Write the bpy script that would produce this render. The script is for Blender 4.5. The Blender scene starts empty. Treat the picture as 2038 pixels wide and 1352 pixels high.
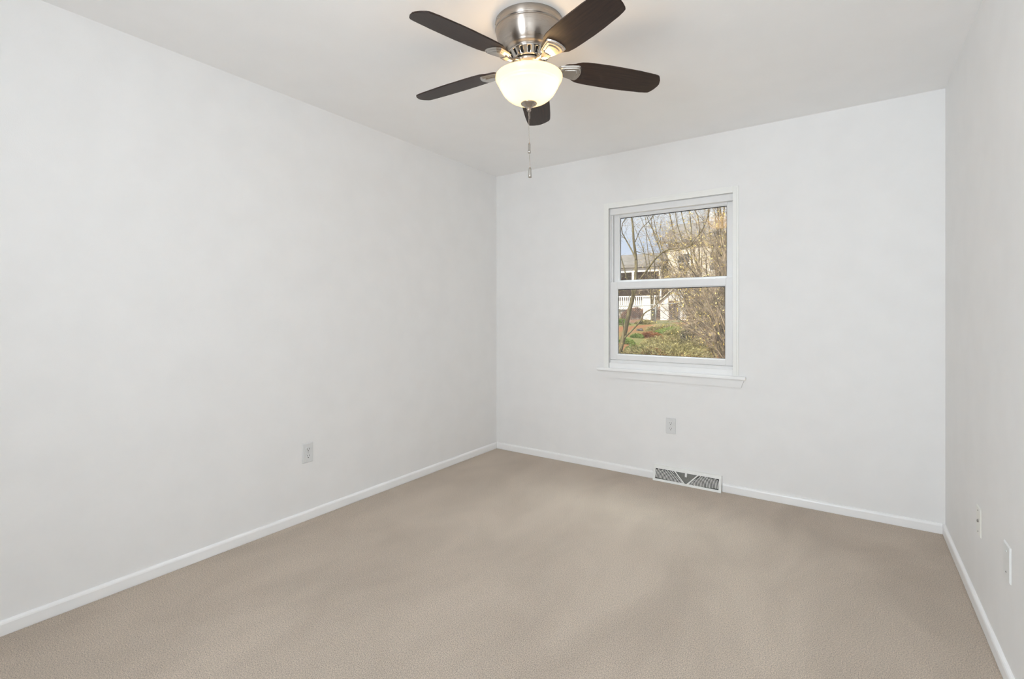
import bpy, bmesh, math, random
from mathutils import Vector, Matrix
R = math.radians
C = bpy.context.scene.collection
SC = bpy.context.scene

# ------------------------------------------------------------------ camera
CAM = Vector((2.621, -3.555, 1.206)); YAW = R(34.6); FPX = 977.0; HY = 625.0
cd = bpy.data.cameras.new('camera'); cam = bpy.data.objects.new('camera', cd); C.objects.link(cam)
cam.location = CAM; cam.rotation_euler = (R(90), 0, YAW)
cd.sensor_width = 36; cd.sensor_fit = 'HORIZONTAL'; cd.lens = 36*FPX/2038
cd.shift_y = (HY-676)/2038; cd.clip_start = 0.02; cd.clip_end = 400
SC.camera = cam
SC.view_settings.view_transform = 'Standard'; SC.view_settings.look = 'None'
SC.view_settings.gamma = 1; SC.view_settings.use_curve_mapping = False
SC.view_settings.exposure = 0.0
SC.cycles.max_bounces = 14; SC.cycles.diffuse_bounces = 10; SC.cycles.transparent_max_bounces = 16

# room
W, H, YB, T = 3.047, 2.44, -5.20, 0.14      # width, height, rear wall, wall thickness

# ------------------------------------------------------------------ world
w = bpy.data.worlds.new('sky'); SC.world = w; w.use_nodes = True
nt = w.node_tree; nt.nodes.clear()
o_ = nt.nodes.new('ShaderNodeOutputWorld'); bg = nt.nodes.new('ShaderNodeBackground')
tc = nt.nodes.new('ShaderNodeTexCoord'); mp = nt.nodes.new('ShaderNodeMapping'); mp.inputs['Scale'].default_value = (1, 1, 3)
nz = nt.nodes.new('ShaderNodeTexNoise'); nz.inputs['Scale'].default_value = 3.5; nz.inputs['Detail'].default_value = 6
rp = nt.nodes.new('ShaderNodeValToRGB')
rp.color_ramp.elements[0].position = .38; rp.color_ramp.elements[0].color = (.70, .80, 1.0, 1)
rp.color_ramp.elements[1].position = .60; rp.color_ramp.elements[1].color = (.93, .95, 1.0, 1)
for a, b in ((tc.outputs['Generated'], mp.inputs['Vector']), (mp.outputs['Vector'], nz.inputs['Vector']),
             (nz.outputs['Fac'], rp.inputs['Fac']), (rp.outputs['Color'], bg.inputs['Color']), (bg.outputs['Background'], o_.inputs['Surface'])):
    nt.links.new(a, b)
bg.inputs['Strength'].default_value = 0.95

def light(name, kind, loc, energy, color, rot=(0, 0, 0), **kw):
    d = bpy.data.lights.new(name, kind); d.energy = energy; d.color = color
    for k, v in kw.items(): setattr(d, k, v)
    o = bpy.data.objects.new(name, d); C.objects.link(o); o.location = loc; o.rotation_euler = rot
    return o
# low afternoon sun from behind this house onto the garden and the neighbours
light('sun', 'SUN', (0, -10, 12), 8.5, (1.0, .93, .82), (R(52), 0, R(-28)), angle=R(1.0))
# added fill lamp behind the camera, in front of the closed rear wall
light('rear_fill_light', 'AREA', (1.95, YB+0.45, 1.62), 60, (.868, .958, 1.05), (R(100), 0, R(-27)), shape='RECTANGLE', size=.9, size_y=1.3, spread=R(165))
# the bright open sky above the garden, falling in through the window
light('sky_light', 'AREA', (1.45, 2.1, 5.0), 570, (.88, .96, 1.0), (R(-28), 0, R(1)), shape='RECTANGLE', size=4.4, size_y=2.0)

# ------------------------------------------------------------------ helpers
def px(x, y, Y):
    """a point of the plane y = Y, laid out from a spot in the photograph"""
    a = (x-1019)/FPX; b = (HY-y)/FPX
    s, c = math.sin(YAW), math.cos(YAW)
    r = Vector((a*c-s, a*s+c, b)); t = (Y-CAM.y)/r.y
    return CAM + r*t

class MB:
    def __init__(self): self.v = []; self.f = []; self.m = []; self.mi = 0; self.smooth = []
    def add(self, vs, fs, smooth=False):
        k = len(self.v); self.v += [tuple(p) for p in vs]
        for f in fs: self.f.append(tuple(i+k for i in f)); self.m.append(self.mi); self.smooth.append(smooth)
    def box(self, a, b, bev=0.0):
        x0, y0, z0 = a; x1, y1, z1 = b
        if bev <= 0:
            self.add([(x0,y0,z0),(x1,y0,z0),(x1,y1,z0),(x0,y1,z0),(x0,y0,z1),(x1,y0,z1),(x1,y1,z1),(x0,y1,z1)],
                     [(0,3,2,1),(4,5,6,7),(0,1,5,4),(1,2,6,5),(2,3,7,6),(3,0,4,7)]); return
        bm = bmesh.new(); bmesh.ops.create_cube(bm, size=1)
        for v in bm.verts: v.co = Vector(((x0+x1)/2+v.co.x*(x1-x0), (y0+y1)/2+v.co.y*(y1-y0), (z0+z1)/2+v.co.z*(z1-z0)))
        bmesh.ops.bevel(bm, geom=bm.edges[:], offset=bev, segments=2, affect='EDGES', profile=.5)
        self.bm(bm)
    def bm(self, bm, smooth=False, M=None):
        bm.verts.index_update()
        self.add([(M @ v.co) if M else v.co for v in bm.verts], [[v.index for v in f.verts] for f in bm.faces], smooth); bm.free()
    def lathe(self, prof, n=64, c=(0, 0, 0), smooth=True, axis='z', caps=False):
        vs = []; fs = []
        for r, z in prof:
            for i in range(n):
                a = 2*math.pi*i/n; x, y = r*math.cos(a), r*math.sin(a)
                p = (x, y, z) if axis == 'z' else ((x, z, y) if axis == 'y' else (z, x, y))
                vs.append((p[0]+c[0], p[1]+c[1], p[2]+c[2]))
        for k in range(len(prof)-1):
            for i in range(n):
                j = (i+1) % n; fs.append((k*n+i, k*n+j, (k+1)*n+j, (k+1)*n+i))
        if caps: fs.append(tuple(range(n))); fs.append(tuple((len(prof)-1)*n+i for i in reversed(range(n))))
        self.add(vs, fs, smooth)
    def tube(self, pts, rad, n=6, smooth=True, cap=True):
        pts = [Vector(p) for p in pts]
        if not isinstance(rad, (list, tuple)): rad = [rad]*len(pts)
        vs = []; fs = []
        up = Vector((.31, .17, .93))
        for i, p in enumerate(pts):
            d = (pts[min(i+1, len(pts)-1)]-pts[max(i-1, 0)])
            d = d.normalized() if d.length > 1e-9 else Vector((0, 0, 1))
            a = d.cross(up)
            if a.length < .05: a = d.cross(Vector((1, 0, 0)))
            a.normalize(); b = d.cross(a)
            for k in range(n):
                t = 2*math.pi*k/n; vs.append(p+(a*math.cos(t)+b*math.sin(t))*rad[i])
        for i in range(len(pts)-1):
            for k in range(n):
                j = (k+1) % n; fs.append((i*n+k, i*n+j, (i+1)*n+j, (i+1)*n+k))
        if cap: fs.append(tuple(reversed(range(n)))); fs.append(tuple((len(pts)-1)*n+k for k in range(n)))
        self.add(vs, fs, smooth)
    def prism(self, pts, d, smooth=False):
        """closed outline pts (3-D), pushed out by vector d"""
        n = len(pts); d = Vector(d); vs = [Vector(p) for p in pts]; vs += [p+d for p in vs]
        self.add(vs, [tuple(reversed(range(n))), tuple(range(n, 2*n))]+[(i, (i+1) % n, n+(i+1) % n, n+i) for i in range(n)], smooth)
    def build(self, name, mats, parent=None, label=None):
        me = bpy.data.meshes.new(name); me.from_pydata(self.v, [], self.f)
        for m in (mats if isinstance(mats, (list, tuple)) else [mats]): me.materials.append(m)
        me.polygons.foreach_set('material_index', self.m); me.polygons.foreach_set('use_smooth', self.smooth)
        bm = bmesh.new(); bm.from_mesh(me); bmesh.ops.recalc_face_normals(bm, faces=bm.faces); bm.to_mesh(me); bm.free()
        me.update()
        o = bpy.data.objects.new(name, me); C.objects.link(o)
        if parent: o.parent = parent
        if label: o['label'] = label
        return o

def empty(name, loc, label=None, cat=None, group=None, rot=(0, 0, 0), kind=None):
    o = bpy.data.objects.new(name, None); C.objects.link(o); o.location = loc; o.rotation_euler = rot; o.empty_display_size = .05
    return tag(o, label, cat, group, kind)
def tag(o, label=None, cat=None, group=None, kind=None):
    for k, v in (('label', label), ('category', cat), ('group', group), ('kind', kind)):
        if v: o[k] = v
    return o

# ------------------------------------------------------------------ materials
def mat(name, col, rough=.5, metal=0, spec=.5, **kw):
    m = bpy.data.materials.new(name); m.use_nodes = True
    b = m.node_tree.nodes['Principled BSDF']
    b.inputs['Base Color'].default_value = (*col, 1); b.inputs['Roughness'].default_value = rough
    b.inputs['Metallic'].default_value = metal; b.inputs['Specular IOR Level'].default_value = spec
    for k, v in kw.items(): b.inputs[k].default_value = v
    return m
def N(m, t, **kw):
    n = m.node_tree.nodes.new(t)
    for k, v in kw.items():
        if k in n.inputs: n.inputs[k].default_value = v
        else: setattr(n, k, v)
    return n
def L(m, a, b): m.node_tree.links.new(a, b)
def noise_mat(name, c0, c1, scale=20, detail=6, rough=.6, p0=.35, p1=.65, bump=0, bscale=None, bdist=.01, stretch=(1, 1, 1), spec=.4, metal=0, **kw):
    m = mat(name, c0, rough, metal, spec, **kw); b = m.node_tree.nodes['Principled BSDF']
    t = N(m, 'ShaderNodeTexCoord'); mp = N(m, 'ShaderNodeMapping', Scale=stretch); L(m, t.outputs['Object'], mp.inputs['Vector'])
    n = N(m, 'ShaderNodeTexNoise', Scale=scale, Detail=detail); L(m, mp.outputs['Vector'], n.inputs['Vector'])
    r = N(m, 'ShaderNodeValToRGB'); e = r.color_ramp.elements
    e[0].position = p0; e[0].color = (*c0, 1); e[1].position = p1; e[1].color = (*c1, 1)
    L(m, n.outputs['Fac'], r.inputs['Fac']); L(m, r.outputs['Color'], b.inputs['Base Color'])
    if bump:
        n2 = N(m, 'ShaderNodeTexNoise', Scale=bscale or scale, Detail=3); L(m, mp.outputs['Vector'], n2.inputs['Vector'])
        bp = N(m, 'ShaderNodeBump', Strength=bump, Distance=bdist); L(m, n2.outputs['Fac'], bp.inputs['Height']); L(m, bp.outputs['Normal'], b.inputs['Normal'])
    return m

M = {}
M['wall'] = noise_mat('wall_paint', (.80, .795, .785), (.82, .815, .805), 6, 4, .62, bump=.10, bscale=260, bdist=.002, spec=.25)
M['ceil'] = noise_mat('ceiling_paint', (.895, .895, .893), (.91, .91, .908), 5, 4, .75, bump=.12, bscale=220, bdist=.002, spec=.2)
M['trim'] = noise_mat('white_trim_paint', (.86, .86, .855), (.88, .88, .875), 8, 3, .32, spec=.4)
M['vinyl'] = noise_mat('white_vinyl', (.79, .79, .785), (.81, .81, .805), 8, 3, .3, spec=.45)
M['casing'] = noise_mat('cream_trim_paint', (.83, .83, .80), (.85, .85, .82), 8, 3, .35, spec=.4)
M['plastic'] = noise_mat('white_plastic', (.68, .685, .68), (.70, .705, .70), 30, 2, .3, spec=.5)
M['white_p'] = noise_mat('blank_plate_plastic', (.77, .78, .77), (.79, .80, .79), 30, 2, .35, spec=.4)
M['ivory'] = noise_mat('ivory_plastic', (.76, .755, .70), (.78, .775, .72), 30, 2, .3, spec=.5)
M['dark'] = mat('slot_dark', (.015, .014, .013), .8)
M['steel'] = mat('screw_steel', (.35, .34, .33), .35, 1)
M['vent'] = noise_mat('vent_enamel', (.80, .80, .775), (.83, .83, .80), 30, 2, .35)
M['ventdark'] = mat('vent_shadow_grey', (.06, .06, .056), .7)
M['ventgrey'] = noise_mat('vent_screen_grey', (.14, .14, .125), (.24, .24, .22), 300, 2, .6)
M['gasket'] = mat('rubber_gasket', (.03, .032, .033), .6)

def carpet():
    m = mat('beige_carpet', (.42, .35, .29), .95, 0, .1); b = m.node_tree.nodes['Principled BSDF']
    t = N(m, 'ShaderNodeTexCoord')
    f = N(m, 'ShaderNodeTexNoise', Scale=270, Detail=4, Roughness=.6); L(m, t.outputs['Object'], f.inputs['Vector'])
    r1 = N(m, 'ShaderNodeValToRGB'); e = r1.color_ramp.elements
    e[0].position = .34; e[0].color = (.30, .235, .18, 1); e[1].position = .62; e[1].color = (.77, .64, .505, 1)
    L(m, f.outputs['Fac'], r1.inputs['Fac'])
    mp = N(m, 'ShaderNodeMapping', Scale=(1.5, .75, 1), Rotation=(0, 0, R(-20))); L(m, t.outputs['Object'], mp.inputs['Vector'])
    g = N(m, 'ShaderNodeTexNoise', Scale=1.9, Detail=5, Roughness=.55, Distortion=.6); L(m, mp.outputs['Vector'], g.inputs['Vector'])
    r2 = N(m, 'ShaderNodeValToRGB'); e = r2.color_ramp.elements
    e[0].position = .36; e[0].color = (.90, .89, .875, 1); e[1].position = .64; e[1].color = (1.07, 1.07, 1.07, 1)
    L(m, g.outputs['Fac'], r2.inputs['Fac'])
    mx = N(m, 'ShaderNodeMix', data_type='RGBA', blend_type='MULTIPLY'); mx.inputs[0].default_value = 1
    L(m, r1.outputs['Color'], mx.inputs[6]); L(m, r2.outputs['Color'], mx.inputs[7]); L(m, mx.outputs[2], b.inputs['Base Color'])
    bp = N(m, 'ShaderNodeBump', Strength=.8, Distance=.009); L(m, f.outputs['Fac'], bp.inputs['Height']); L(m, bp.outputs['Normal'], b.inputs['Normal'])
    b.inputs['Sheen Weight'].default_value = .35; b.inputs['Sheen Roughness'].default_value = .6
    return m
M['carpet'] = carpet()

def front_fresnel(m, ior, k=1.0):
    fr = N(m, 'ShaderNodeFresnel', IOR=ior); g = N(m, 'ShaderNodeNewGeometry'); mt = N(m, 'ShaderNodeMath', operation='SUBTRACT'); mt.inputs[0].default_value = 1
    L(m, g.outputs['Backfacing'], mt.inputs[1]); mu = N(m, 'ShaderNodeMath', operation='MULTIPLY'); L(m, fr.outputs[0], mu.inputs[0]); L(m, mt.outputs[0], mu.inputs[1])
    if k == 1: return mu.outputs[0]
    m3 = N(m, 'ShaderNodeMath', operation='MULTIPLY'); m3.use_clamp = True; m3.inputs[1].default_value = k; L(m, mu.outputs[0], m3.inputs[0]); return m3.outputs[0]   # several glass surfaces
def glass():
    m = bpy.data.materials.new('window_glass'); m.use_nodes = True; nt = m.node_tree; nt.nodes.clear()
    o = N(m, 'ShaderNodeOutputMaterial'); tr = N(m, 'ShaderNodeBsdfTransparent', Color=(.97, .985, .98, 1)); gl = N(m, 'ShaderNodeBsdfGlossy', Roughness=.0)
    fr = front_fresnel(m, 1.5, 2.9); mx = N(m, 'ShaderNodeMixShader')
    L(m, fr, mx.inputs[0]); L(m, tr.outputs[0], mx.inputs[1]); L(m, gl.outputs[0], mx.inputs[2]); L(m, mx.outputs[0], o.inputs['Surface'])
    return m
M['glass'] = glass()

def nickel(name, col=(.43, .385, .34), rough=.28, streak=(1, 1, 60)):
    m = mat(name, col, rough, 1); b = m.node_tree.nodes['Principled BSDF']
    t = N(m, 'ShaderNodeTexCoord'); mp = N(m, 'ShaderNodeMapping', Scale=streak); L(m, t.outputs['Object'], mp.inputs['Vector'])
    n = N(m, 'ShaderNodeTexNoise', Scale=12, Detail=4); L(m, mp.outputs['Vector'], n.inputs['Vector'])
    mr = N(m, 'ShaderNodeMapRange'); mr.inputs['To Min'].default_value = rough-.06; mr.inputs['To Max'].default_value = rough+.09
    L(m, n.outputs['Fac'], mr.inputs['Value']); L(m, mr.outputs[0], b.inputs['Roughness'])
    bp = N(m, 'ShaderNodeBump', Strength=.05, Distance=.001); L(m, n.outputs['Fac'], bp.inputs['Height']); L(m, bp.outputs['Normal'], b.inputs['Normal'])
    tg = N(m, 'ShaderNodeTangent'); tg.direction_type = 'RADIAL'; tg.axis = 'Z'
    b.inputs['Anisotropic'].default_value = .75; b.inputs['Anisotropic Rotation'].default_value = .25; L(m, tg.outputs[0], b.inputs['Tangent'])
    return m
M['nickel'] = nickel('brushed_nickel')
M['polished'] = mat('polished_nickel', (.50, .47, .43), .18, 1)
M['wood'] = noise_mat('espresso_wood', (.018, .0100, .0075), (.042, .023, .016), 9, 8, .42, .3, .7, bump=.06, bscale=40, bdist=.001, stretch=(1, 14, 4), spec=.36)
def frosted():
    m = bpy.data.materials.new('frosted_bowl_glass'); m.use_nodes = True; nt = m.node_tree; nt.nodes.clear()
    o = N(m, 'ShaderNodeOutputMaterial'); tl = N(m, 'ShaderNodeBsdfTranslucent', Color=(.80, .71, .545, 1)); df = N(m, 'ShaderNodeBsdfDiffuse', Color=(.80, .77, .70, 1))
    gl = N(m, 'ShaderNodeBsdfGlossy', Roughness=.25); mx = N(m, 'ShaderNodeMixShader'); mx.inputs[0].default_value = .4
    fr = front_fresnel(m, 1.45); m2 = N(m, 'ShaderNodeMixShader')
    L(m, tl.outputs[0], mx.inputs[1]); L(m, df.outputs[0], mx.inputs[2]); L(m, fr, m2.inputs[0]); L(m, mx.outputs[0], m2.inputs[1]); L(m, gl.outputs[0], m2.inputs[2]); L(m, m2.outputs[0], o.inputs['Surface'])
    return m
M['frost'] = frosted()

# ------------------------------------------------------------------ room shell
def struct(mb, name, m): return tag(mb.build(name, m), kind='structure')
OX0, OX1, OZ0, OZ1 = 1.080, 1.976, .800, 2.022        # window opening in the back wall
m = MB(); m.box((-T, YB-T, -.12), (W+T, T, 0)); struct(m, 'floor', M['carpet'])
m = MB(); m.box((-T, YB-T, H), (W+T, T, H+.15)); struct(m, 'ceiling', M['ceil'])
m = MB(); m.box((-T, YB, 0), (0, 0, H)); struct(m, 'wall_left', M['wall'])
m = MB(); m.box((W, YB, 0), (W+T, 0, H)); struct(m, 'wall_right', M['wall'])
m = MB(); m.box((-T, YB-T, 0), (W+T, YB, H)); struct(m, 'wall_rear', M['wall'])
m = MB()
m.box((-T, 0, 0), (OX0, T, H)); m.box((OX1, 0, 0), (W+T, T, H)); m.box((OX0, 0, 0), (OX1, T, OZ0)); m.box((OX0, 0, OZ1), (OX1, T, H))
struct(m, 'wall_back', M['wall'])

def base(mb, a, b, nrm, h=.056, t=.013):
    """run of baseboard with a rounded top from a to b on the floor, standing out along nrm"""
    a = Vector((*a, 0)); n = Vector((*nrm, 0)); d = Vector((*b, 0))-a
    prof = [(0, .0), (t-.003, .0), (t-.003, .003), (t, .0045), (t, h-.012), (t-.002, h-.006), (t-.006, h-.0015), (t-.009, h), (0, h)]
    mb.prism([a+n*p+Vector((0, 0, z)) for p, z in prof], d)
RX0, RX1 = 1.437, 1.903                               # the floor register on the back wall
m = MB(); base(m, (0, YB), (0, 0), (1, 0)); struct(m, 'baseboard_left', M['trim'])
m = MB(); base(m, (W, YB), (W, 0), (-1, 0)); struct(m, 'baseboard_right', M['trim'])
m = MB(); base(m, (.013, 0), (RX0-.004, 0), (0, -1)); base(m, (RX1+.004, 0), (W-.013, 0), (0, -1)); struct(m, 'baseboard_back', M['trim'])
m = MB(); base(m, (.013, YB), (W-.013, YB), (0, 1)); struct(m, 'baseboard_rear', M['trim'])

# ------------------------------------------------------------------ the window
win = empty('window_1', (0, 0, 0), kind='structure')
def ring(mb, x0, x1, z0, z1, wl, wr, wb, wt, y0, y1, bev=.0015):
    mb.box((x0, y0, z0), (x0+wl, y1, z1), bev); mb.box((x1-wr, y0, z0), (x1, y1, z1), bev)
    mb.box((x0+wl, y0, z0), (x1-wr, y1, z0+wb), bev); mb.box((x0+wl, y0, z1-wt), (x1-wr, y1, z1), bev)
m = MB()                                              # stepped casing on the wall: two side legs and a head
for y0, i, o in ((-.010, 0, 0), (-.015, .0, .012)):
    X0, X1, Z1 = 1.041+o, 2.007-o, 2.062-o
    m.box((X0, y0, .790), (OX0+.004, 0, Z1), .0015); m.box((OX1-.004, y0, .790), (X1, 0, Z1), .0015)
    m.box((OX0+.004, y0, OZ1-.004), (OX1-.004, 0, Z1), .0015)
m.build('casing', M['casing'], win, 'thin stepped cream white casing')
m = MB(); ring(m, OX0, OX1, OZ0, OZ1, .006, .006, .012, .006, .0, T, .001)   # reveal
ring(m, OX0+.006, OX1-.006, OZ0+.012, OZ1-.006, .012, .012, .035, .030, .040, T, .001)
m.box((OX0+.006, .012, OZ1-.050), (OX1-.006, .040, OZ1-.006), .001)
m.box((OX0+.006, .012, OZ0+.012), (OX1-.006, .040, .852), .001)
m.build('frame', M['vinyl'], win)
m = MB()                                              # stool
m.box((.988, -.034, .768), (2.052, 0, .790), .005); m.box((OX0-.0395, -.012, .789), (OX1+.030, -.0005, .7905)); m.box((OX0+.0005, -.003, .7905), (OX1-.0005, .014, .830), .001)
m.build('sill', M['trim'], win)
m = MB()                                              # apron, its ends cut slanting
m.prism([(1.020, -.014, .766), (2.040, -.014, .766), (2.022, -.014, .714), (1.044, -.014, .714)], (0, .0135, 0)); m.build('apron', M['wall'], win)
def sash(name, x0, x1, z0, z1, gx0, gx1, gz0, gz1, y0, y1):
    s = MB(); ring(s, x0, x1, z0, z1, gx0-x0, x1-gx1, gz0-z0, z1-gz1, y0, y1, .002)
    b = .007                                          # glazing bead, sloping in to the pane
    ring(s, gx0-.001, gx1+.001, gz0-.001, gz1+.001, b, b, b, b, y0+.008, y1-.004, .002)
    so = s.build(name, M['vinyl'], win)
    g = MB(); g.box((gx0+.002, y0+.0180, gz0+.002), (gx1-.002, y0+.0215, gz1-.002))
    g.build('pane', M['glass'], so)
    k = MB(); ring(k, gx0+.0055, gx1-.0055, gz0+.0055, gz1-.0055, .0035, .0035, .0025, .0055, y0+.0130, y0+.0175, 0)
    k.build('gasket', M['gasket'], so)
    return so
sash('upper_sash', 1.102, 1.958, 1.405, 1.980, 1.143, 1.927, 1.460, 1.956, .050, .082)
lo = sash('lower_sash', 1.0866, 1.9675, .854, 1.451, 1.138, 1.923, .893, 1.401, .016, .048)

# ------------------------------------------------------------------ the fan
FX, FY = 1.496, -1.798
fan = empty('ceiling_fan', (FX, FY, H), 'five-blade brushed nickel ceiling fan with dark brown blades and a lit frosted bowl', 'ceiling fan')
m = MB()
m.lathe([(.02, 0), (.1425, 0), (.1430, -.004), (.1430, -.030), (.1415, -.0325), (.1385, -.034), (.1385, -.037), (.1405, -.0385), (.1400, -.042),
         (.1375, -.055), (.1330, -.072), (.1265, -.088), (.1180, -.103), (.1110, -.113), (.1095, -.1145), (.1090, -.1165), (.1020, -.123), (.0930, -.128), (.0925, -.131)], 96)
m.build('motor_housing', M['nickel'], fan)
sc_ = MB()
for a, z in ((232, -.017), (247, -.013), (253, -.019)):
    t = R(a-7); c_ = Vector((.1430*math.cos(t), .1430*math.sin(t), z)); d = Vector((math.cos(t), math.sin(t), 0))
    s1 = MB(); s1.tube([c_-d*.001, c_+d*.0015, c_+d*.0025], [.0042, .0042, .0025], 12); s1.build('screw', M['polished'], fan)
# vent ring: a cone of panels with open slots, a dark core behind
m = MB(); n = 96; rows = [(.0925, -.131), (.0915, -.135), (.0880, -.139), (.0735, -.159), (.0700, -.164), (.0660, -.165)]
vs = []; fs = []
for r, z in rows:
    for i in range(n): a = 2*math.pi*i/n; vs.append((r*math.cos(a), r*math.sin(a), z))
for k in range(len(rows)-1):
    for i in range(n):
        if k == 2 and i % 6 in (2, 3): continue
        j = (i+1) % n; fs.append((k*n+i, k*n+j, (k+1)*n+j, (k+1)*n+i))
m.add(vs, fs, True); v_ = m.build('vent_ring', M['polished'], fan)
so_ = v_.modifiers.new('t', 'SOLIDIFY'); so_.thickness = .003; so_.offset = -1
m = MB(); m.lathe([(.086, -.128), (.080, -.136), (.066, -.160), (.03, -.164)], 48); m.build('motor_core', M['dark'], fan)
m = MB(); m.lathe([(.02, -.164), (.0640, -.1655), (.0655, -.169), (.0640, -.178), (.050, -.182), (.046, -.184), (.046, -.206), (.044, -.209), (.012, -.210), (.012, -.338)], 64)
m.build('hub', M['nickel'], fan)
# frosted bowl
BZ = 2.207-H
prof = [(.1375, .004), (.1405, .006), (.1425, .003), (.1425, -.001), (.1405, -.008), (.1365, -.016), (.1315, -.0235), (.1295, -.027), (.1290, -.0295), (.1270, -.0315), (.1240, -.038),
        (.1235, -.041), (.1205, -.044), (.1140, -.057), (.1050, -.070), (.0930, -.082), (.0780, -.0925), (.0600, -.1005), (.0420, -.105), (.0200, -.107), (.006, -.1075)]
m = MB(); m.lathe([(r, z+BZ) for r, z in prof], 96); m.build('glass_bowl', M['frost'], fan, 'glowing frosted glass bowl')
fz = BZ-.107
m = MB(); m.lathe([(.003, fz+.002), (.0335, fz+.001), (.0345, fz-.001), (.0335, fz-.0035), (.024, fz-.009), (.014, fz-.016), (.0095, fz-.021), (.0075, fz-.0225),
                   (.0085, fz-.0245), (.0095, fz-.028), (.0085, fz-.032), (.005, fz-.0350), (.001, fz-.0355)], 40); m.build('finial', M['nickel'], fan)
pc = MB()
def beads(mb, p0, p1, r=.0017, step=.0042):
    p0, p1 = Vector(p0), Vector(p1); k = max(2, int((p1-p0).length/step))
    mb.tube([p0, p1], .0006, 4)
    for i in range(k+1):
        p = p0.lerp(p1, i/k); mb.lathe([(.0002, -r), (r*.8, -r*.6), (r, 0), (r*.8, r*.6), (.0002, r)], 6, p)
cz = fz-.034
beads(pc, (-.001, 0, cz), (.0015, .001, 1.930-H)); beads(pc, (.003, .002, cz), (.003, .002, cz-.030))
beads(pc, (.0015, .001, 1.892-H), (.004, .002, 1.826-H))
pco = pc.build('pull_chain', M['polished'], fan)
m = MB(); m.lathe([(.0008, 1.933-H), (.0035, 1.931-H), (.0048, 1.924-H), (.0048, 1.904-H), (.0064, 1.896-H), (.0064, 1.889-H), (.001, 1.888-H)], 16, (.0015, .001, 0)); m.build('connector', M['polished'], pco)
m = MB(); m.lathe([(.001, 1.829-H), (.0045, 1.827-H), (.0060, 1.820-H), (.0072, 1.792-H), (.0072, 1.785-H), (.001, 1.784-H)], 16, (.004, .002, 0)); m.build('fob', M['polished'], pco)
# blades
def blade_outline():
    up = [(.146, .026), (.150, .034), (.160, .039), (.176, .043), (.188, .048), (.198, .055), (.212, .062), (.245, .0665), (.30, .0685), (.36, .0685), (.42, .0675), (.47, .0655), (.508, .0625), (.532, .0600), (.5465, .0565), (.5535, .049), (.5635, .030), (.5700, .008)]
    lo = [(.5710, -.006), (.5640, -.030), (.5535, -.049), (.5465, -.0555), (.532, -.0590), (.505, -.0615), (.46, -.0640), (.40, -.0660), (.34, -.0675), (.28, -.0675), (.235, -.0650), (.212, -.0605), (.198, -.054), (.188, -.047), (.176, -.042), (.160, -.038), (.150, -.033), (.146, -.026)]
    return up+lo
BA, PITCH, DROOP, ZB = R(44.64), R(12.0), R(3.64), 2.262-H
for i in range(5):
    a = BA+i*2*math.pi/5
    u = Vector((math.cos(a)*math.cos(DROOP), math.sin(a)*math.cos(DROOP), -math.sin(DROOP))); h = Vector((-math.sin(a), math.cos(a), 0)); ww = u.cross(h)
    v = h*math.cos(PITCH)-ww*math.sin(PITCH); nn = u.cross(v)
    Mx = Matrix(((u.x, v.x, nn.x, 0), (u.y, v.y, nn.y, 0), (u.z, v.z, nn.z, ZB), (0, 0, 0, 1)))
    m = MB(); bm = bmesh.new(); th = .0055
    vv = [bm.verts.new((p, q, 0)) for p, q in blade_outline()]; f = bm.faces.new(vv)
    ex = bmesh.ops.extrude_face_region(bm, geom=[f])
    for e in ex['geom']:
        if isinstance(e, bmesh.types.BMVert): e.co.z += th
    bmesh.ops.bevel(bm, geom=[e for e in bm.edges if abs(e.verts[0].co.z-e.verts[1].co.z) < 1e-6], offset=.0014, segments=2, affect='EDGES')
    for v in bm.verts: v.co.x *= (1.035, 1, 1, 1.03, 1)[i]
    m.bm(bm); b = m.build('blade', M['wood'], fan); b.matrix_local = Mx
    # bracket: arm from the hub, shell plate under the blade root with an oval boss
    m = MB(); Mi = Mx.inverted()
    hub = Mi @ Vector((.052*math.cos(a), .052*math.sin(a), -.172)); hub2 = Mi @ Vector((.085*math.cos(a), .085*math.sin(a), -.178))
    pts = [hub, hub2, Vector((.112, 0, -.010)), Vector((.132, 0, -.012)), Vector((.152, 0, -.010))]
    vs = []; hws = (.0085, .0095, .0125, .0165, .0185); ths = (.0050, .0050, .0050, .0045, .0030)
    for p, hw_, th_ in zip(pts, hws, ths):                # a flat strap with a raised rib
        for q, zz in ((-hw_, th_), (hw_, th_), (hw_, -th_), (.004, -th_-.0025), (-.004, -th_-.0025), (-hw_, -th_)): vs.append(p+Vector((0, q, zz)))
    m.add(vs, [tuple(range(6)), tuple(range(24, 30))]+[(6*q+e, 6*q+(e+1) % 6, 6*q+6+(e+1) % 6, 6*q+6+e) for q in range(4) for e in range(6)])
    out = [(.126, .019), (.134, .026), (.151, .032), (.181, .0395), (.208, .0445), (.216, .0430), (.224, .031), (.2290, .015), (.2305, 0)]
    out = out+[(p, -q) for p, q in reversed(out[:-1])]
    for (sx, z0, z1) in ((1.0, -.0005, -.006), (.86, -.006, -.0095), (.60, -.0095, -.0125)):
        cx_ = .181
        a0 = [Vector((cx_+(p-cx_)*sx, q*sx, z0)) for p, q in out]; a1 = [Vector((cx_+(p-cx_)*(sx-.06), q*(sx-.06), z1)) for p, q in out]
        k = len(out); m.add(a0+a1, [tuple(range(k)), tuple(range(k, 2*k))]+[(q, (q+1) % k, k+(q+1) % k, k+q) for q in range(k)])
    m.build('bracket', M['polished'], b, 'polished nickel blade bracket')
# two warm bulbs inside the bowl
for s_ in (-1, 1):
    p = light('bulb_light', 'POINT', (FX+.055*s_, FY+.02*s_, 2.186), 1.4, (1.0, .66, .34), shadow_soft_size=.028)

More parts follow.
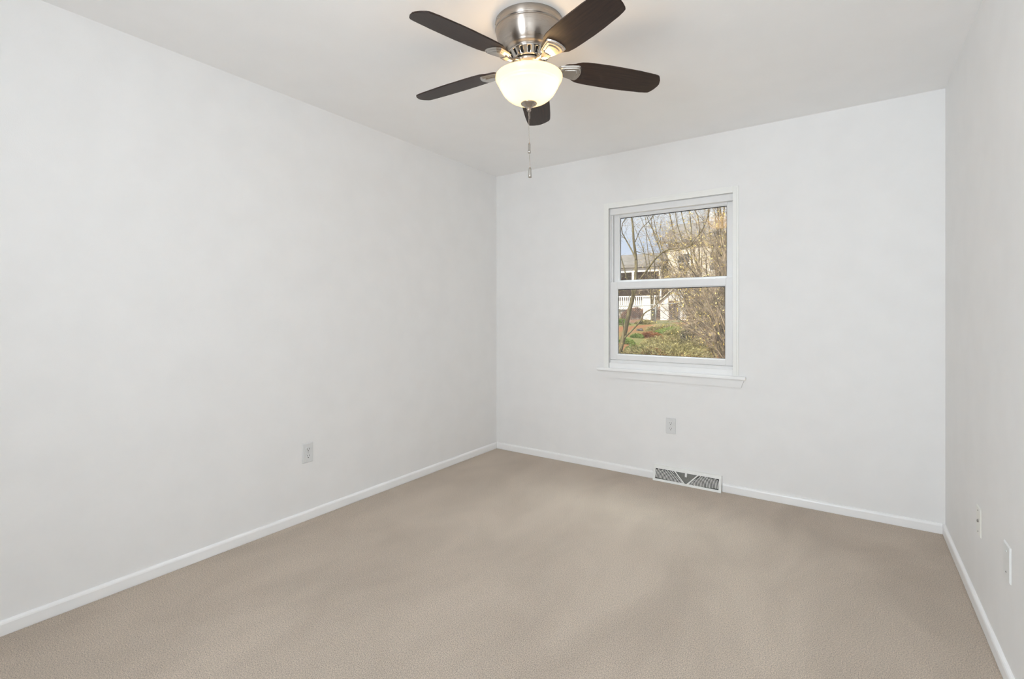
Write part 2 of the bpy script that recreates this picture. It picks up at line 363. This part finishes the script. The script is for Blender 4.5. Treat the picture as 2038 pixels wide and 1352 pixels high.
# ------------------------------------------------------------------ plates on the walls
def frame_on(axis):
    """matrix: local x along the wall, y out of the wall into the room, z up"""
    if axis == 'back': return Matrix.Rotation(math.pi, 4, 'Z')
    if axis == 'left': return Matrix.Rotation(-math.pi/2, 4, 'Z')
    return Matrix.Rotation(math.pi/2, 4, 'Z')
ROT = {'back': math.pi, 'left': -math.pi/2, 'right': math.pi/2}
def plate_mesh(wd, ht, th=.006):
    m = MB(); bm = bmesh.new(); bmesh.ops.create_cube(bm, size=1)
    for v in bm.verts:
        k = 1 if v.co.y < 0 else (1-.006/wd*1.4)
        kz = 1 if v.co.y < 0 else (1-.006/ht*1.4)
        v.co = Vector((v.co.x*wd*k, (v.co.y+.5)*th, v.co.z*ht*kz))
    bmesh.ops.bevel(bm, geom=bm.edges[:], offset=.0012, segments=2, affect='EDGES'); m.bm(bm); return m
def screw(parent, x, y, z, mt, r=.003):
    m = MB(); m.lathe([(.0005, y-.001), (r, y-.001), (r, y+.0008), (r*.7, y+.0014), (.0004, y+.0015)], 14, (x, 0, z), axis='y')
    m.mi = 1; m.box((x-r*.8, y+.0012, z-.0005), (x+r*.8, y+.0018, z+.0005)); m.build('screw', [mt, M['dark']], parent)
def outlet(loc, wall, label):
    e = empty('wall_outlet', loc, label, 'outlet', 'duplex wall outlets', (0, 0, ROT[wall]))
    plate_mesh(.071, .115).build('cover_plate', M['plastic'], e)
    for s in (-1, 1):
        m = MB(); zc = s*.0195; r = .0172; hgt = .0142; pts = []
        for k in range(40):
            t = 2*math.pi*k/40; pts.append((r*math.cos(t), max(-hgt, min(hgt, r*math.sin(t)))))
        m.prism([(p, .005, q+zc) for p, q in pts], (0, .0032, 0))
        m.mi = 1
        m.box((-.0074, .0080, zc-.0005), (-.0053, .0086, zc+.0085)); m.box((.0053, .0080, zc+.0007), (.0074, .0086, zc+.0078))
        m.lathe([(.0002, .0080), (.0028, .0080), (.0028, .0086), (.0002, .0086)], 14, (0, 0, zc-.0072), axis='y')
        m.build('receptacle', [M['plastic'], M['dark']], e)
    screw(e, 0, .0062, 0, M['plastic'])
    return e
outlet((0, -1.867, .392), 'left', 'white duplex outlet on the left wall, above the long baseboard')
outlet((1.557, 0, .400), 'back', 'white duplex outlet on the back wall, under the window and above the vent')
e = empty('cable_wall_plate', (W, -.866, .374), 'off-white cable jack plate on the right wall, the one nearer the corner', 'wall plate', None, (0, 0, ROT['right']))
plate_mesh(.078, .118, .004).build('cover_plate', M['ivory'], e)
m = MB(); m.lathe([(.0004, .0035), (.0068, .0035), (.0068, .0056), (.0050, .0058), (.0048, .0080), (.0030, .0080), (.0028, .0050), (.0004, .0050)], 18, axis='y'); m.build('jack', M['steel'], e, 'metal coaxial jack')
screw(e, 0, .0042, .042, M['steel']); screw(e, 0, .0042, -.042, M['steel'])
e = empty('blank_wall_plate', (W, -1.302, .391), 'plain white blank plate on the right wall, the one nearer the camera', 'wall plate', None, (0, 0, ROT['right']))
plate_mesh(.084, .120, .0045).build('cover_plate', M['white_p'], e)
screw(e, 0, .0047, .034, M['white_p']); screw(e, 0, .0047, -.034, M['steel'])

# ------------------------------------------------------------------ the baseboard register
reg = empty('floor_register', ((RX0+RX1)/2, 0, 0), 'white metal floor vent with fan-shaped louvres against the back baseboard', 'vent')
RW = RX1-RX0; PB, PT, RH = .041, .016, .104            # how far bottom and top stand out, height of the sloping face
sl = Vector((0, PB-PT, RH)); sl_n = sl.normalized(); SLn = Vector((0, -RH, PB-PT)).normalized(); SLEN = sl.length
def fp(s, t, d=0):
    """a point of the sloping face: s from its middle, t up the slope, d out of it"""
    return Vector((s, -PB, .0))+sl_n*t+SLn*d
m = MB(); hw = RW/2; TB, TT, TS = .016, .020, .016
def bar(mb, pts, d0=0, d1=-.004): mb.prism([fp(s, t, d0) for s, t in pts], SLn*(d1-d0))
bar(m, [(-hw, 0), (hw, 0), (hw, TB), (-hw, TB)]); bar(m, [(-hw, SLEN-TT), (hw, SLEN-TT), (hw, SLEN), (-hw, SLEN)])
bar(m, [(-hw, TB), (-hw+TS, TB), (-hw+TS, SLEN-TT), (-hw, SLEN-TT)]); bar(m, [(hw-TS, TB), (hw, TB), (hw, SLEN-TT), (hw-TS, SLEN-TT)])
AP = TB-.004; TOPT = SLEN-TT; VX = .078
for s in (-1, 1):
    bar(m, [(s*.002, AP), (s*.014, AP), (s*(VX+.007), TOPT+.001), (s*(VX-.003), TOPT+.001)], .0006)
    x = s*hw                                           # the side cheeks and top that reach back to the wall
    m.prism([(x, -.0008, .0005), (x, -PB, .0005), (x, -PT, RH), (x, -.0008, RH+.004)], (-s*.002, 0, 0))
m.prism([(-hw, -.0008, RH+.004), (-hw, -PT, RH), (-hw, -PT, RH-.003), (-hw, -.0008, RH+.001)], (RW, 0, 0))
m.build('frame', M['vent'], reg)
for s in (-1, 1):
    m = MB(); r = .022
    while r < .2215:
        pts = []
        for q in range(0, 91, 3):
            t = R(q); S, Tt = r*math.cos(t), r*math.sin(t)+AP
            if Tt < TB-.001 or Tt > TOPT+.001 or S > hw-TS+.001: continue
            if S < .010+(Tt-AP)*(VX+.003)/(TOPT-AP): continue
            pts.append((s*S, Tt))
        for i in range(len(pts)-1):
            (s0, t0), (s1, t1) = pts[i], pts[i+1]; dd = .0020
            r0 = Vector((s0, t0-AP)).normalized()*dd; r1 = Vector((s1, t1-AP)).normalized()*dd
            bar(m, [(s0-r0.x, t0-r0.y), (s1-r1.x, t1-r1.y), (s1+r1.x, t1+r1.y), (s0+r0.x, t0+r0.y)], -.0004, -.0036)
        r += .0098
    m.build('louvre', M['vent'], reg)
m = MB(); m.prism([fp(-hw+.004, .004, -.012), fp(hw-.004, .004, -.012), fp(hw-.004, SLEN-.006, -.012), fp(-hw+.004, SLEN-.006, -.012)], SLn*-.0015); m.build('damper', M['ventdark'], reg, 'dark damper behind the louvres')
m = MB(); bar(m, [(-.001, AP+.003), (.001, AP+.003), (VX-.002, TOPT+.003), (-VX+.002, TOPT+.003)], -.004, -.006); m.build('screen', M['ventgrey'], reg, 'grey triangular screen in the middle')
m = MB(); bar(m, [(-.007, TOPT-.026), (.006, TOPT-.026), (.006, TOPT+.003), (-.007, TOPT+.003)], .0045, .0012); bar(m, [(-.003, TOPT-.022), (.002, TOPT-.022), (.002, TOPT-.004), (-.003, TOPT-.004)], .010, .0045)
m.build('lever', M['vent'], reg)

# ------------------------------------------------------------------ the garden
#GARDEN
def gz(x, y):
    """height of the sloping garden: it climbs gently away from the house"""
    return -.15+.20*min(1, y/5)+.0307*min(y, 24)+.05*math.sin(x*.9+y*.5)+.04*math.sin(y*1.7-x*.6)
M['soil'] = noise_mat('mulch_and_grass', (.30, .135, .07), (.20, .20, .075), .55, 8, .95, .44, .56, bump=.6, bscale=14, bdist=.08, spec=.1)
M['bark'] = noise_mat('olive_bark', (.085, .072, .038), (.19, .16, .09), 26, 6, .9, bump=.3, bscale=60, bdist=.01, stretch=(1, 1, .3), spec=.1)
M['twig'] = noise_mat('tan_twig', (.035, .025, .018), (.50, .395, .285), 9, 3, .85, .38, .62, spec=.15)
M['stem'] = noise_mat('grey_brown_stem', (.06, .048, .034), (.24, .18, .12), 6, 4, .9, .40, .62, spec=.1)
M['leafy'] = noise_mat('yellow_leaf', (.55, .40, .09), (.72, .60, .25), 5, 2, .7, spec=.2)
M['leafo'] = noise_mat('olive_leaf', (.14, .125, .05), (.42, .37, .17), 6, 2, .8, spec=.15)
M['dkleaf'] = noise_mat('dark_backing_leaf', (.02, .028, .015), (.06, .07, .035), 6, 2, .7)
M['leafg'] = noise_mat('fresh_green_blade', (.13, .20, .05), (.28, .36, .10), 4, 2, .8, spec=.15)
M['leafr'] = noise_mat('rust_leaf', (.20, .08, .035), (.34, .16, .07), 4, 2, .85, spec=.1)
M['siding'] = None
def siding(name, c, pitch=.16):
    m = mat(name, c, .7, 0, .2); b = m.node_tree.nodes['Principled BSDF']; t = N(m, 'ShaderNodeTexCoord'); sx = N(m, 'ShaderNodeSeparateXYZ'); L(m, t.outputs['Object'], sx.inputs[0])
    mu = N(m, 'ShaderNodeMath', operation='DIVIDE'); mu.inputs[1].default_value = pitch; L(m, sx.outputs['Z'], mu.inputs[0]); fr = N(m, 'ShaderNodeMath', operation='FRACT'); L(m, mu.outputs[0], fr.inputs[0])
    bp = N(m, 'ShaderNodeBump', Strength=.8, Distance=.02); L(m, fr.outputs[0], bp.inputs['Height']); L(m, bp.outputs['Normal'], b.inputs['Normal']); return m
M['siding'] = siding('cream_siding', (.80, .74, .64)); M['siding2'] = siding('white_siding', (.82, .80, .76))
M['roof'] = noise_mat('grey_shingle', (.17, .16, .145), (.27, .25, .23), 3, 8, .9, stretch=(1, 1, 5), spec=.1)
M['porch'] = noise_mat('brown_porch_wall', (.10, .065, .045), (.15, .10, .07), 2, 3, .8)
M['lattice'] = noise_mat('grey_lattice', (.30, .27, .23), (.46, .42, .36), 4, 3, .8)
M['brown'] = noise_mat('taupe_lower_wall', (.26, .22, .18), (.36, .31, .26), 3, 3, .8)
M['white'] = noise_mat('white_outdoor_paint', (.82, .81, .78), (.86, .85, .82), 3, 2, .5)
M['pane'] = mat('dark_house_pane', (.05, .06, .07), .12)
M['galv'] = mat('galvanised_wire', (.30, .31, .31), .5, .6)
M['stone'] = noise_mat('dark_stone', (.05, .045, .04), (.12, .11, .10), 9, 5, .9, bump=.5, bscale=20, bdist=.02)

# ground
m = MB(); nx, ny = 50, 70; X0, X1, Y0, Y1 = -34, 16, .16, 60
vs = []
for j in range(ny+1):
    y = Y0+(Y1-Y0)*(j/ny)**1.6
    for i in range(nx+1):
        x = X0+(X1-X0)*i/nx; vs.append((x, y, gz(x, y)))
m.add(vs, [(j*(nx+1)+i, j*(nx+1)+i+1, (j+1)*(nx+1)+i+1, (j+1)*(nx+1)+i) for j in range(ny) for i in range(nx)], True)
tag(m.build('garden_ground', M['soil']), kind='structure')

rnd = random.Random(11)
def rv(k=1.0): return Vector((rnd.uniform(-1, 1), rnd.uniform(-1, 1), rnd.uniform(-1, 1)))*k
def grow(mb, p0, d, ln, r, nseg=5, wob=.16, grav=-.02, n=4, tip=.25):
    """one wandering shoot; returns its points"""
    pts = [Vector(p0)]; d = Vector(d).normalized()
    for i in range(nseg):
        d = (d+rv(wob)+Vector((0, 0, grav))).normalized(); pts.append(pts[-1]+d*(ln/nseg))
    mb.tube(pts, [r*(1-(1-tip)*i/nseg) for i in range(nseg+1)], n, cap=False); return pts
def along(pts, t):
    k = t*(len(pts)-1); i = min(int(k), len(pts)-2); return pts[i].lerp(pts[i+1], k-i), (pts[i+1]-pts[i]).normalized()
def twigs(mb, pts, r, num, ln, depth, ends, lo=.25, spread=1.0):
    for _ in range(num):
        t = rnd.uniform(lo, 1); p, d = along(pts, t)
        d2 = (d*.75+rv(spread)+Vector((0, 0, .12))).normalized(); l2 = ln*rnd.uniform(.5, 1.15)*(1.1-.5*t)
        q = grow(mb, p, d2, l2, r, 4, .2, 0, 3); ends.append(q[-1]); ends.append(q[2])
        if depth > 1: twigs(mb, q, r*.6, max(2, num//2), ln*.5, depth-1, ends, .2, spread)
def leaves(mb, spots, size, num):
    for p in (rnd.sample(spots, min(num, len(spots)))):
        for _ in range(2):
            c = p+rv(size*1.2); a = rv().normalized()*size; b = a.cross(rv()).normalized()*size*.45; n_ = a.cross(b).normalized()*size*.12
            mb.add([c-a, c-b+n_, c+a, c+b+n_], [(0, 1, 2, 3)])
def smoothpts(p, it=1):
    for _ in range(it):
        q = [p[0]]
        for a, b in zip(p, p[1:]): q += [a.lerp(b, .25), a.lerp(b, .75)]
        p = q+[p[-1]]
    return p

# the small forked tree just beyond the left side of the window
TY = 6.8
tree = empty('bare_tree', px(1222, 770, TY), 'small bare tree with an olive trunk forking low, left side of the window view', 'tree')
off = -Vector(tree.location)
def limb(mb, spots, r0, r1, wob=.12):
    yy = 0; P = []
    for x, y in spots: yy += rnd.uniform(-wob, wob); P.append(px(x, y, TY+yy)+off)
    P = smoothpts(P, 1); mb.tube(P, [r0+(r1-r0)*i/(len(P)-1) for i in range(len(P))], 8); return P
tm = MB(); K = []
K.append(limb(tm, [(1222, 775), (1231, 712), (1236, 690), (1242, 668), (1249, 636), (1254, 612), (1260, 592), (1264, 570), (1266, 545), (1266, 518)], .062, .034))
tm.build('trunk', M['bark'], tree)
bm_ = MB()
for pts, a, b in (([(1266, 518), (1264, 500), (1261, 480), (1260, 455), (1258, 436), (1250, 412), (1244, 395)], .032, .012), ([(1266, 516), (1257, 498), (1246, 478), (1236, 460), (1240, 440), (1252, 430)], .019, .006),
                  ([(1261, 590), (1257, 574), (1250, 558), (1245, 545), (1240, 528), (1236, 510)], .027, .008), ([(1241, 674), (1252, 664), (1263, 652), (1274, 640), (1277, 632), (1284, 622), (1299, 614), (1311, 601), (1324, 591), (1334, 582)], .021, .011),
                  ([(1262, 586), (1270, 566), (1276, 553), (1284, 544), (1298, 523), (1315, 504), (1329, 497), (1346, 495), (1373, 493), (1381, 478), (1396, 462), (1408, 435), (1414, 412)], .024, .007),
                  ([(1315, 504), (1311, 485), (1302, 462), (1290, 440), (1284, 418), (1280, 398)], .012, .005), ([(1316, 504), (1330, 500), (1350, 499), (1368, 494)], .011, .006), ([(1315, 505), (1321, 522), (1324, 540)], .010, .004),
                  ([(1264, 500), (1280, 505), (1300, 509), (1320, 513), (1344, 523)], .008, .005), ([(1243, 668), (1240, 645), (1236, 628), (1231, 615)], .012, .005), ([(1255, 598), (1252, 588), (1244, 580), (1231, 573)], .009, .004), ([(1236, 690), (1240, 702), (1242, 720)], .008, .004),
                  ([(1264, 482), (1275, 455), (1290, 443), (1300, 430), (1312, 415)], .010, .004), ([(1246, 478), (1238, 470), (1230, 468)], .006, .003)):
    K.append(limb(bm_, pts, a, b))
ends = []
for k in K[1:]: twigs(bm_, k, .0042, 7, .45, 2, ends)
bm_.build('branches', M['bark'], tree)
lf = MB(); leaves(lf, ends, .016, 60); lf.build('leaves', M['leafy'], tree)

# shrubs and trees: several stems from one foot, arching, with finer wood and a few leaves
def shrub(name, label, cat, foot, tips, r, ntw, ltw, leafm, nleaf, lsize, depth=2, stemm='stem', group=None, sag=.12, twm='twig'):
    foot = Vector(foot); e = empty(name, foot, label, cat, group); st = MB(); tw = MB(); ends = []
    for tip in tips:
        tip = Vector(tip)-foot; b = rv(.16); b.z = -.05; mid = tip*.5+Vector((-tip.x*sag, -tip.y*sag, tip.z*sag))+rv(.07*tip.length)
        P = smoothpts([b, b.lerp(mid, .5)+rv(.05), mid, mid.lerp(tip, .55)+rv(.05*tip.length), tip], 1)
        st.tube(P, [r*(1-.8*i/(len(P)-1)) for i in range(len(P))], 6)
        twigs(tw, P, r*.12, int(ntw*1.8), ltw, depth, ends)
    st.build('stems', M[stemm], e); tw.build('twigs', M[twm], e)
    lf = MB(); leaves(lf, ends, lsize*.8, int(nleaf*2.2)); lf.build('leaves', M[leafm], e)
    return e
def tipset(n, x0, x1, y0, y1, Y, dY=.9): return [px(rnd.uniform(x0, x1), rnd.uniform(y0, y1), Y+rnd.uniform(-dY, dY)) for _ in range(n)]
def foot(x, Y): p = px(x, 700, Y); return (p.x, Y, gz(p.x, Y))
shrub('arching_shrub', 'big tangled shrub with grey-brown stems leaning left, right side of the window view', 'shrub', foot(1470, 4.0), tipset(16, 1330, 1450, 400, 560, 4.2, .6)+tipset(10, 1275, 1400, 540, 660, 4.2, .6), .013, 12, .42, 'leafy', 260, .016)
shrub('thorny_shrub', 'dense dark thicket of stems filling the lower right of the window view', 'shrub', foot(1430, 8.2), tipset(18, 1370, 1500, 470, 640, 8.2)+tipset(8, 1350, 1420, 600, 690, 8.0), .018, 12, .7, 'leafo', 320, .026)
shrub('leaning_shrub', 'twiggy shrub with yellow leaves leaning left behind the tangled shrub, middle of the window view', 'shrub', foot(1395, 11.8), tipset(16, 1290, 1400, 440, 560, 11.9)+tipset(5, 1310, 1390, 560, 620, 11.8), .020, 13, .85, 'leafy', 420, .034)
shrub('broad_shrub', 'upright twiggy shrub beyond the window, its crown against the far roof on the right', 'shrub', foot(1440, 14.5), tipset(16, 1380, 1500, 420, 560, 14.5), .026, 13, 1.0, 'leafy', 300, .036)
# taller trees further off
def tall(label, x, Y, tips, r, tw_=10, lt=1.3): return shrub('bare_tree', label, 'tree', foot(x, Y), tips, r, tw_, lt, 'leafy', 120, .04, stemm='bark', sag=.02)
tall('tall bare tree whose straight stems rise over the far roof, middle of the window view', 1398, 16.9, [px(x, y, 16.9) for x, y in ((1340, 395), (1350, 380), (1362, 380), (1372, 400), (1330, 410), (1300, 430))], .055)
tall('tall bare tree whose two dark stems reach the top right corner of the window view', 1440, 20.2, [px(x, y, 20.2) for x, y in ((1421, 370), (1432, 365), (1445, 390), (1410, 400), (1460, 400))], .075, 6)
tall('thin bare tree beyond the fence, its fine crown behind the forked tree', 1300, 25.2, [px(x, y, 25.2) for x, y in ((1270, 420), (1285, 430), (1300, 420), (1315, 440), (1262, 450))], .05, 9, 1.6)

# low plants on the slope
def mound(name, label, cat, c, rx, ry, h, num, ln, wd, mt, group=None, up=.5):
    e = MB(); cx_, cy_ = c; z0 = gz(cx_, cy_)
    for _ in range(num):
        a = rnd.uniform(0, 2*math.pi); q = math.sqrt(rnd.random()); x, y = q*math.cos(a)*rx, q*math.sin(a)*ry
        z = gz(cx_+x, cy_+y)-z0+h*math.sqrt(max(0, 1-q*q))*rnd.uniform(.25, 1)-.03
        d = (Vector((math.cos(a)*q, math.sin(a)*q, up))+rv(.55)).normalized(); l = ln*rnd.uniform(.6, 1.3); s = d.cross(rv()).normalized()*wd
        p = Vector((x, y, z)); t = p+d*l+Vector((0, 0, -.15*l)); mi = p.lerp(t, .5)+Vector((0, 0, .12*l)); f_ = d.cross(s).normalized()*wd*.4
        e.add([p-s*.5, p+s*.5, mi+s+f_, t, mi-s+f_], [(0, 1, 2, 3, 4)])
    o = e.build(name, mt); o.location = (cx_, cy_, z0); return tag(o, label, cat, group)
def gp(x, y):
    """where the sight line through a spot of the photograph meets the ground"""
    Y = 3.0
    while Y < 24:
        p = px(x, y, Y)
        if p.z <= gz(p.x, Y): return (p.x, Y)
        Y += .05
    return (px(x, y, 22).x, 22)
for i, (x, y, rx, h, mt, lab) in enumerate((
    (1330, 712, 1.0, .34, 'leafo', 'olive ground cover mound nearest the house, lower middle of the window view'), (1400, 708, 1.0, .40, 'leafo', 'dark olive ground cover mound at the foot of the tangled shrub'),
    (1345, 690, .95, .32, 'leafo', 'broad olive mound in the middle of the garden slope'), (1385, 672, 1.2, .40, 'leafo', 'yellow-green mound high on the slope, left of the thicket'), (1350, 668, .9, .30, 'leafg', 'yellow-green mound behind the broad olive mound'),
    (1268, 673, .20, .16, 'leafg', 'bright green tuft on the mulch beside the stone'), (1246, 684, .22, .16, 'leafg', 'low green tuft close to the forked trunk'), (1268, 698, .26, .16, 'leafg', 'green tuft in front of the rust coloured plant'),
    (1300, 707, .24, .18, 'leafr', 'rust coloured plant low on the slope'), (1296, 672, .40, .20, 'leafr', 'rust brown plant right of the stone on the mulch'), (1325, 660, .8, .28, 'leafo', 'olive mound near the foot of the wire fence'),
    (1284, 645, .5, .22, 'leafo', 'dark olive clump against the wire fence'), (1237, 646, .4, .30, 'leafg', 'green clump at the left edge of the window view'))):
    c = gp(x, y); k = 1+(c[1]-6)*.03
    mound('ground_cover_plant', lab, 'plant', c, rx, rx*.8, h, int(1200+3200*rx), .065*k, .0055*k, M[mt], 'low plants on the garden slope', .5)
c = px(1432, 690, 10.0); mound('dark_backing_bush', 'added dark bush backing the thicket at the lower right of the window view', 'bush', (c.x, 10.0), 1.0, .45, 1.15, 5200, .10, .012, M['dkleaf'], None, .6)  # bush added to put a dark backing between the thicket's stems
c = gp(1274, 659); m = MB(); bm = bmesh.new(); bmesh.ops.create_icosphere(bm, subdivisions=3, radius=1)
for v in bm.verts: k = 1+.16*math.sin(v.co.x*5+v.co.y*3)+.10*math.sin(v.co.z*7+v.co.x*4); v.co = Vector((v.co.x*.14*k, v.co.y*.11*k, v.co.z*.075*k+.03))
m.bm(bm); o = m.build('garden_rock', M['stone']); o.location = (*c, gz(*c)); tag(o, 'dark stone lying on the orange mulch of the slope', 'rock')

# chain-link fence
FYP = 22.0; fx0, fx1 = -13.0, -1.0; fz = lambda x: gz(x, FYP); FH = .98
fe = empty('chain_link_fence', ((fx0+fx1)/2, FYP, fz((fx0+fx1)/2)), 'grey chain-link fence running across the top of the garden slope', 'fence'); fo = -Vector(fe.location)
m = MB(); cell = .105; x = fx0; k = 0
def fpnt(x, h): return Vector((x, FYP, fz(x)+h))+fo
while x < fx1+FH:
    for s in (-1, 1):
        P = []
        for q in range(5):
            h = FH*q/4; X = x+s*(h-FH/2)
            if fx0 <= X <= fx1: P.append(fpnt(X, h)+Vector((0, s*.004, 0)))
        if len(P) > 1: m.tube(P, .0075, 3, cap=False)
    x += cell
m.build('wire_mesh', M['galv'], fe)
m = MB(); m.tube([fpnt(fx0+(fx1-fx0)*i/24, FH+.01) for i in range(25)], .024, 8); m.build('top_rail', M['galv'], fe)
for i in range(6):
    x = fx0+.2+(fx1-fx0-.4)*i/5; m = MB(); m.tube([fpnt(x, -.1)+Vector((0, .035, 0)), fpnt(x, FH+.06)+Vector((0, .035, 0))], .032, 10); m.build('post', M['galv'], fe)

# the neighbours' house
HB = 33.0
hs = empty('neighbour_house', (-8.5, HB, gz(-8.5, HB)), 'cream two-storey neighbour house with a grey gable roof beyond the fence', 'house')
hz = -hs.location.z; ho = -Vector(hs.location)
def hbox(name, a, b, mt, par=hs):
    m = MB(); m.box(Vector(a)+ho, Vector(b)+ho); return m.build(name, mt, par)
def gable(name, x0, x1, y0, y1, z0, z1, mt, th=.22):
    """a roof with its ridge along x and overhanging eaves"""
    ym = (y0+y1)/2; m = MB()
    m.prism([Vector((x0, y0, z0))+ho, Vector((x0, ym, z1))+ho, Vector((x0, y1, z0))+ho, Vector((x0, y1, z0-th))+ho, Vector((x0, ym, z1-th))+ho, Vector((x0, y0, z0-th))+ho], (x1-x0, 0, 0)); return m.build(name, mt, hs)
hbox('wall', (-8.9, HB+1.2, .0), (-.5, HB+9, 6.75), M['siding']); gable('roof', -9.4, 0, HB+.7, HB+9.5, 6.75, 8.7, M['roof'])
hbox('lower_wing_wall', (-16.42, HB+2.25, 2.3), (-8.95, HB+2.29, 3.25), M['porch']); hbox('lattice', (-16.5, HB-.30, .4), (-8.95, HB-.20, 1.54), M['lattice']); hbox('lower_wall', (-8.88, HB+1.14, .2), (-.52, HB+1.19, 3.3), M['brown'])
hbox('wing_wall', (-16.5, HB+2.6, .0), (-8.92, HB+8, 4.9), M['siding2']); gable('wing_roof', -17, -9.0, HB-.6, HB+8.6, 4.95, 6.3, M['roof'])
hbox('porch_wall', (-16.4, HB+2.3, 3.75), (-8.95, HB+2.58, 4.72), M['porch']); hbox('porch_beam', (-16.6, HB-.35, 4.40), (-8.95, HB-.15, 4.72), M['white'])
for x in (-16.3, -13.6, -11.2, -9.1): hbox('porch_post', (x, HB-.33, 1.5), (x+.16, HB-.17, 4.40), M['white'])
hbox('deck', (-16.6, HB-.5, 1.55), (-8.95, HB+2.58, 1.75), M['white'])
for i, (x0, x1, z0, z1) in enumerate(((-8.2, -7.2, 4.3, 5.8), (-5.9, -4.7, 4.3, 5.8), (-3.0, -1.9, 4.3, 5.8), (-7.9, -6.9, 1.5, 3.0), (-4.4, -3.2, 1.5, 3.0))):
    m = MB(); Y = HB+(1.2 if z0 > 3 else 1.13)
    ring(m, x0, x1, z0, z1, .09, .09, .09, .09, Y-.05, Y-.002, 0); m.box((x0+.09, Y-.04, (z0+z1)/2-.03), (x1-.09, Y-.002, (z0+z1)/2+.03))
    m.v = [tuple(Vector(v)+ho) for v in m.v]; wf = m.build('window', M['white'], hs)
    g = MB(); g.box(Vector((x0+.08, Y-.02, z0+.08))+ho, Vector((x1-.08, Y-.004, z1-.08))+ho); g.build('pane', M['pane'], wf)
m = MB()
ro = hs
m.box(Vector((-16.6, HB-.46, 2.50))+ho, Vector((-8.95, HB-.38, 2.58))+ho); m.box(Vector((-16.6, HB-.46, 1.80))+ho, Vector((-8.95, HB-.38, 1.87))+ho)
x = -16.5
while x < -9.0: m.box(Vector((x, HB-.45, 1.84))+ho, Vector((x+.055, HB-.40, 2.52))+ho); x += .15
m.build('deck_railing', M['white'], hs, 'white slatted deck railing')
# garden shed and a white cabinet between fence and house
sx, sy = px(1340, 600, 27).x, 27.0; sz = gz(sx, sy)
sh = empty('garden_shed', (sx, sy, sz), 'small white garden shed with a pitched roof behind the fence', 'shed')
m = MB(); m.box((-.8, 0, 0), (.8, 1.6, 1.15)); m.prism([(-.8, 0, 1.15), (.8, 0, 1.15), (0, 0, 1.85)], (0, 1.6, 0)); m.build('body', M['white'], sh)
m = MB()
for s in (-1, 1): m.prism([(s*.95, -.12, 1.03), (0, -.12, 1.87), (0, -.12, 1.95), (s*1.0, -.12, 1.07)], (0, 1.84, 0))
m.build('roof', M['white'], sh)
m = MB(); m.box((-.28, -.04, .02), (.28, -.002, 1.2)); m.build('door', M['porch'], sh, 'brown door')
cx_, cy_ = px(1288, 600, 27).x, 27.0; cb = empty('utility_cabinet', (cx_, cy_, gz(cx_, cy_)), 'white box cabinet standing behind the wire fence', 'cabinet')
m = MB(); m.box((-.26, 0, 0), (.26, .4, 1.42), .02); m.build('body', M['white'], cb); m = MB(); m.box((-.30, -.04, 1.42), (.30, .44, 1.48), .015); m.build('lid', M['galv'], cb)
# brown hedge bushes between fence and house
for i, (x, Y, w_, h_) in enumerate(((-12.7, 31.0, 1.0, .9), (-10.4, 31.0, .9, .8), (-8.1, 31.0, .7, .9), (-4.4, 31, 1.1, 1.7), (-1.8, 31, 1.1, 1.8))):
    mound('hedge_bush', ['brown hedge bush behind the fence, far left of the row', 'low brown hedge bush behind the fence, second from the left', 'brown hedge bush left of the white shed', 'tall olive hedge bush right of the white shed', 'tall olive hedge bush at the right end of the row'][i],
          'bush', (x, Y), w_, .8, h_, 2200, .24, .035, M['leafr' if i < 3 else 'leafo'], 'hedge bushes beyond the fence', .9)
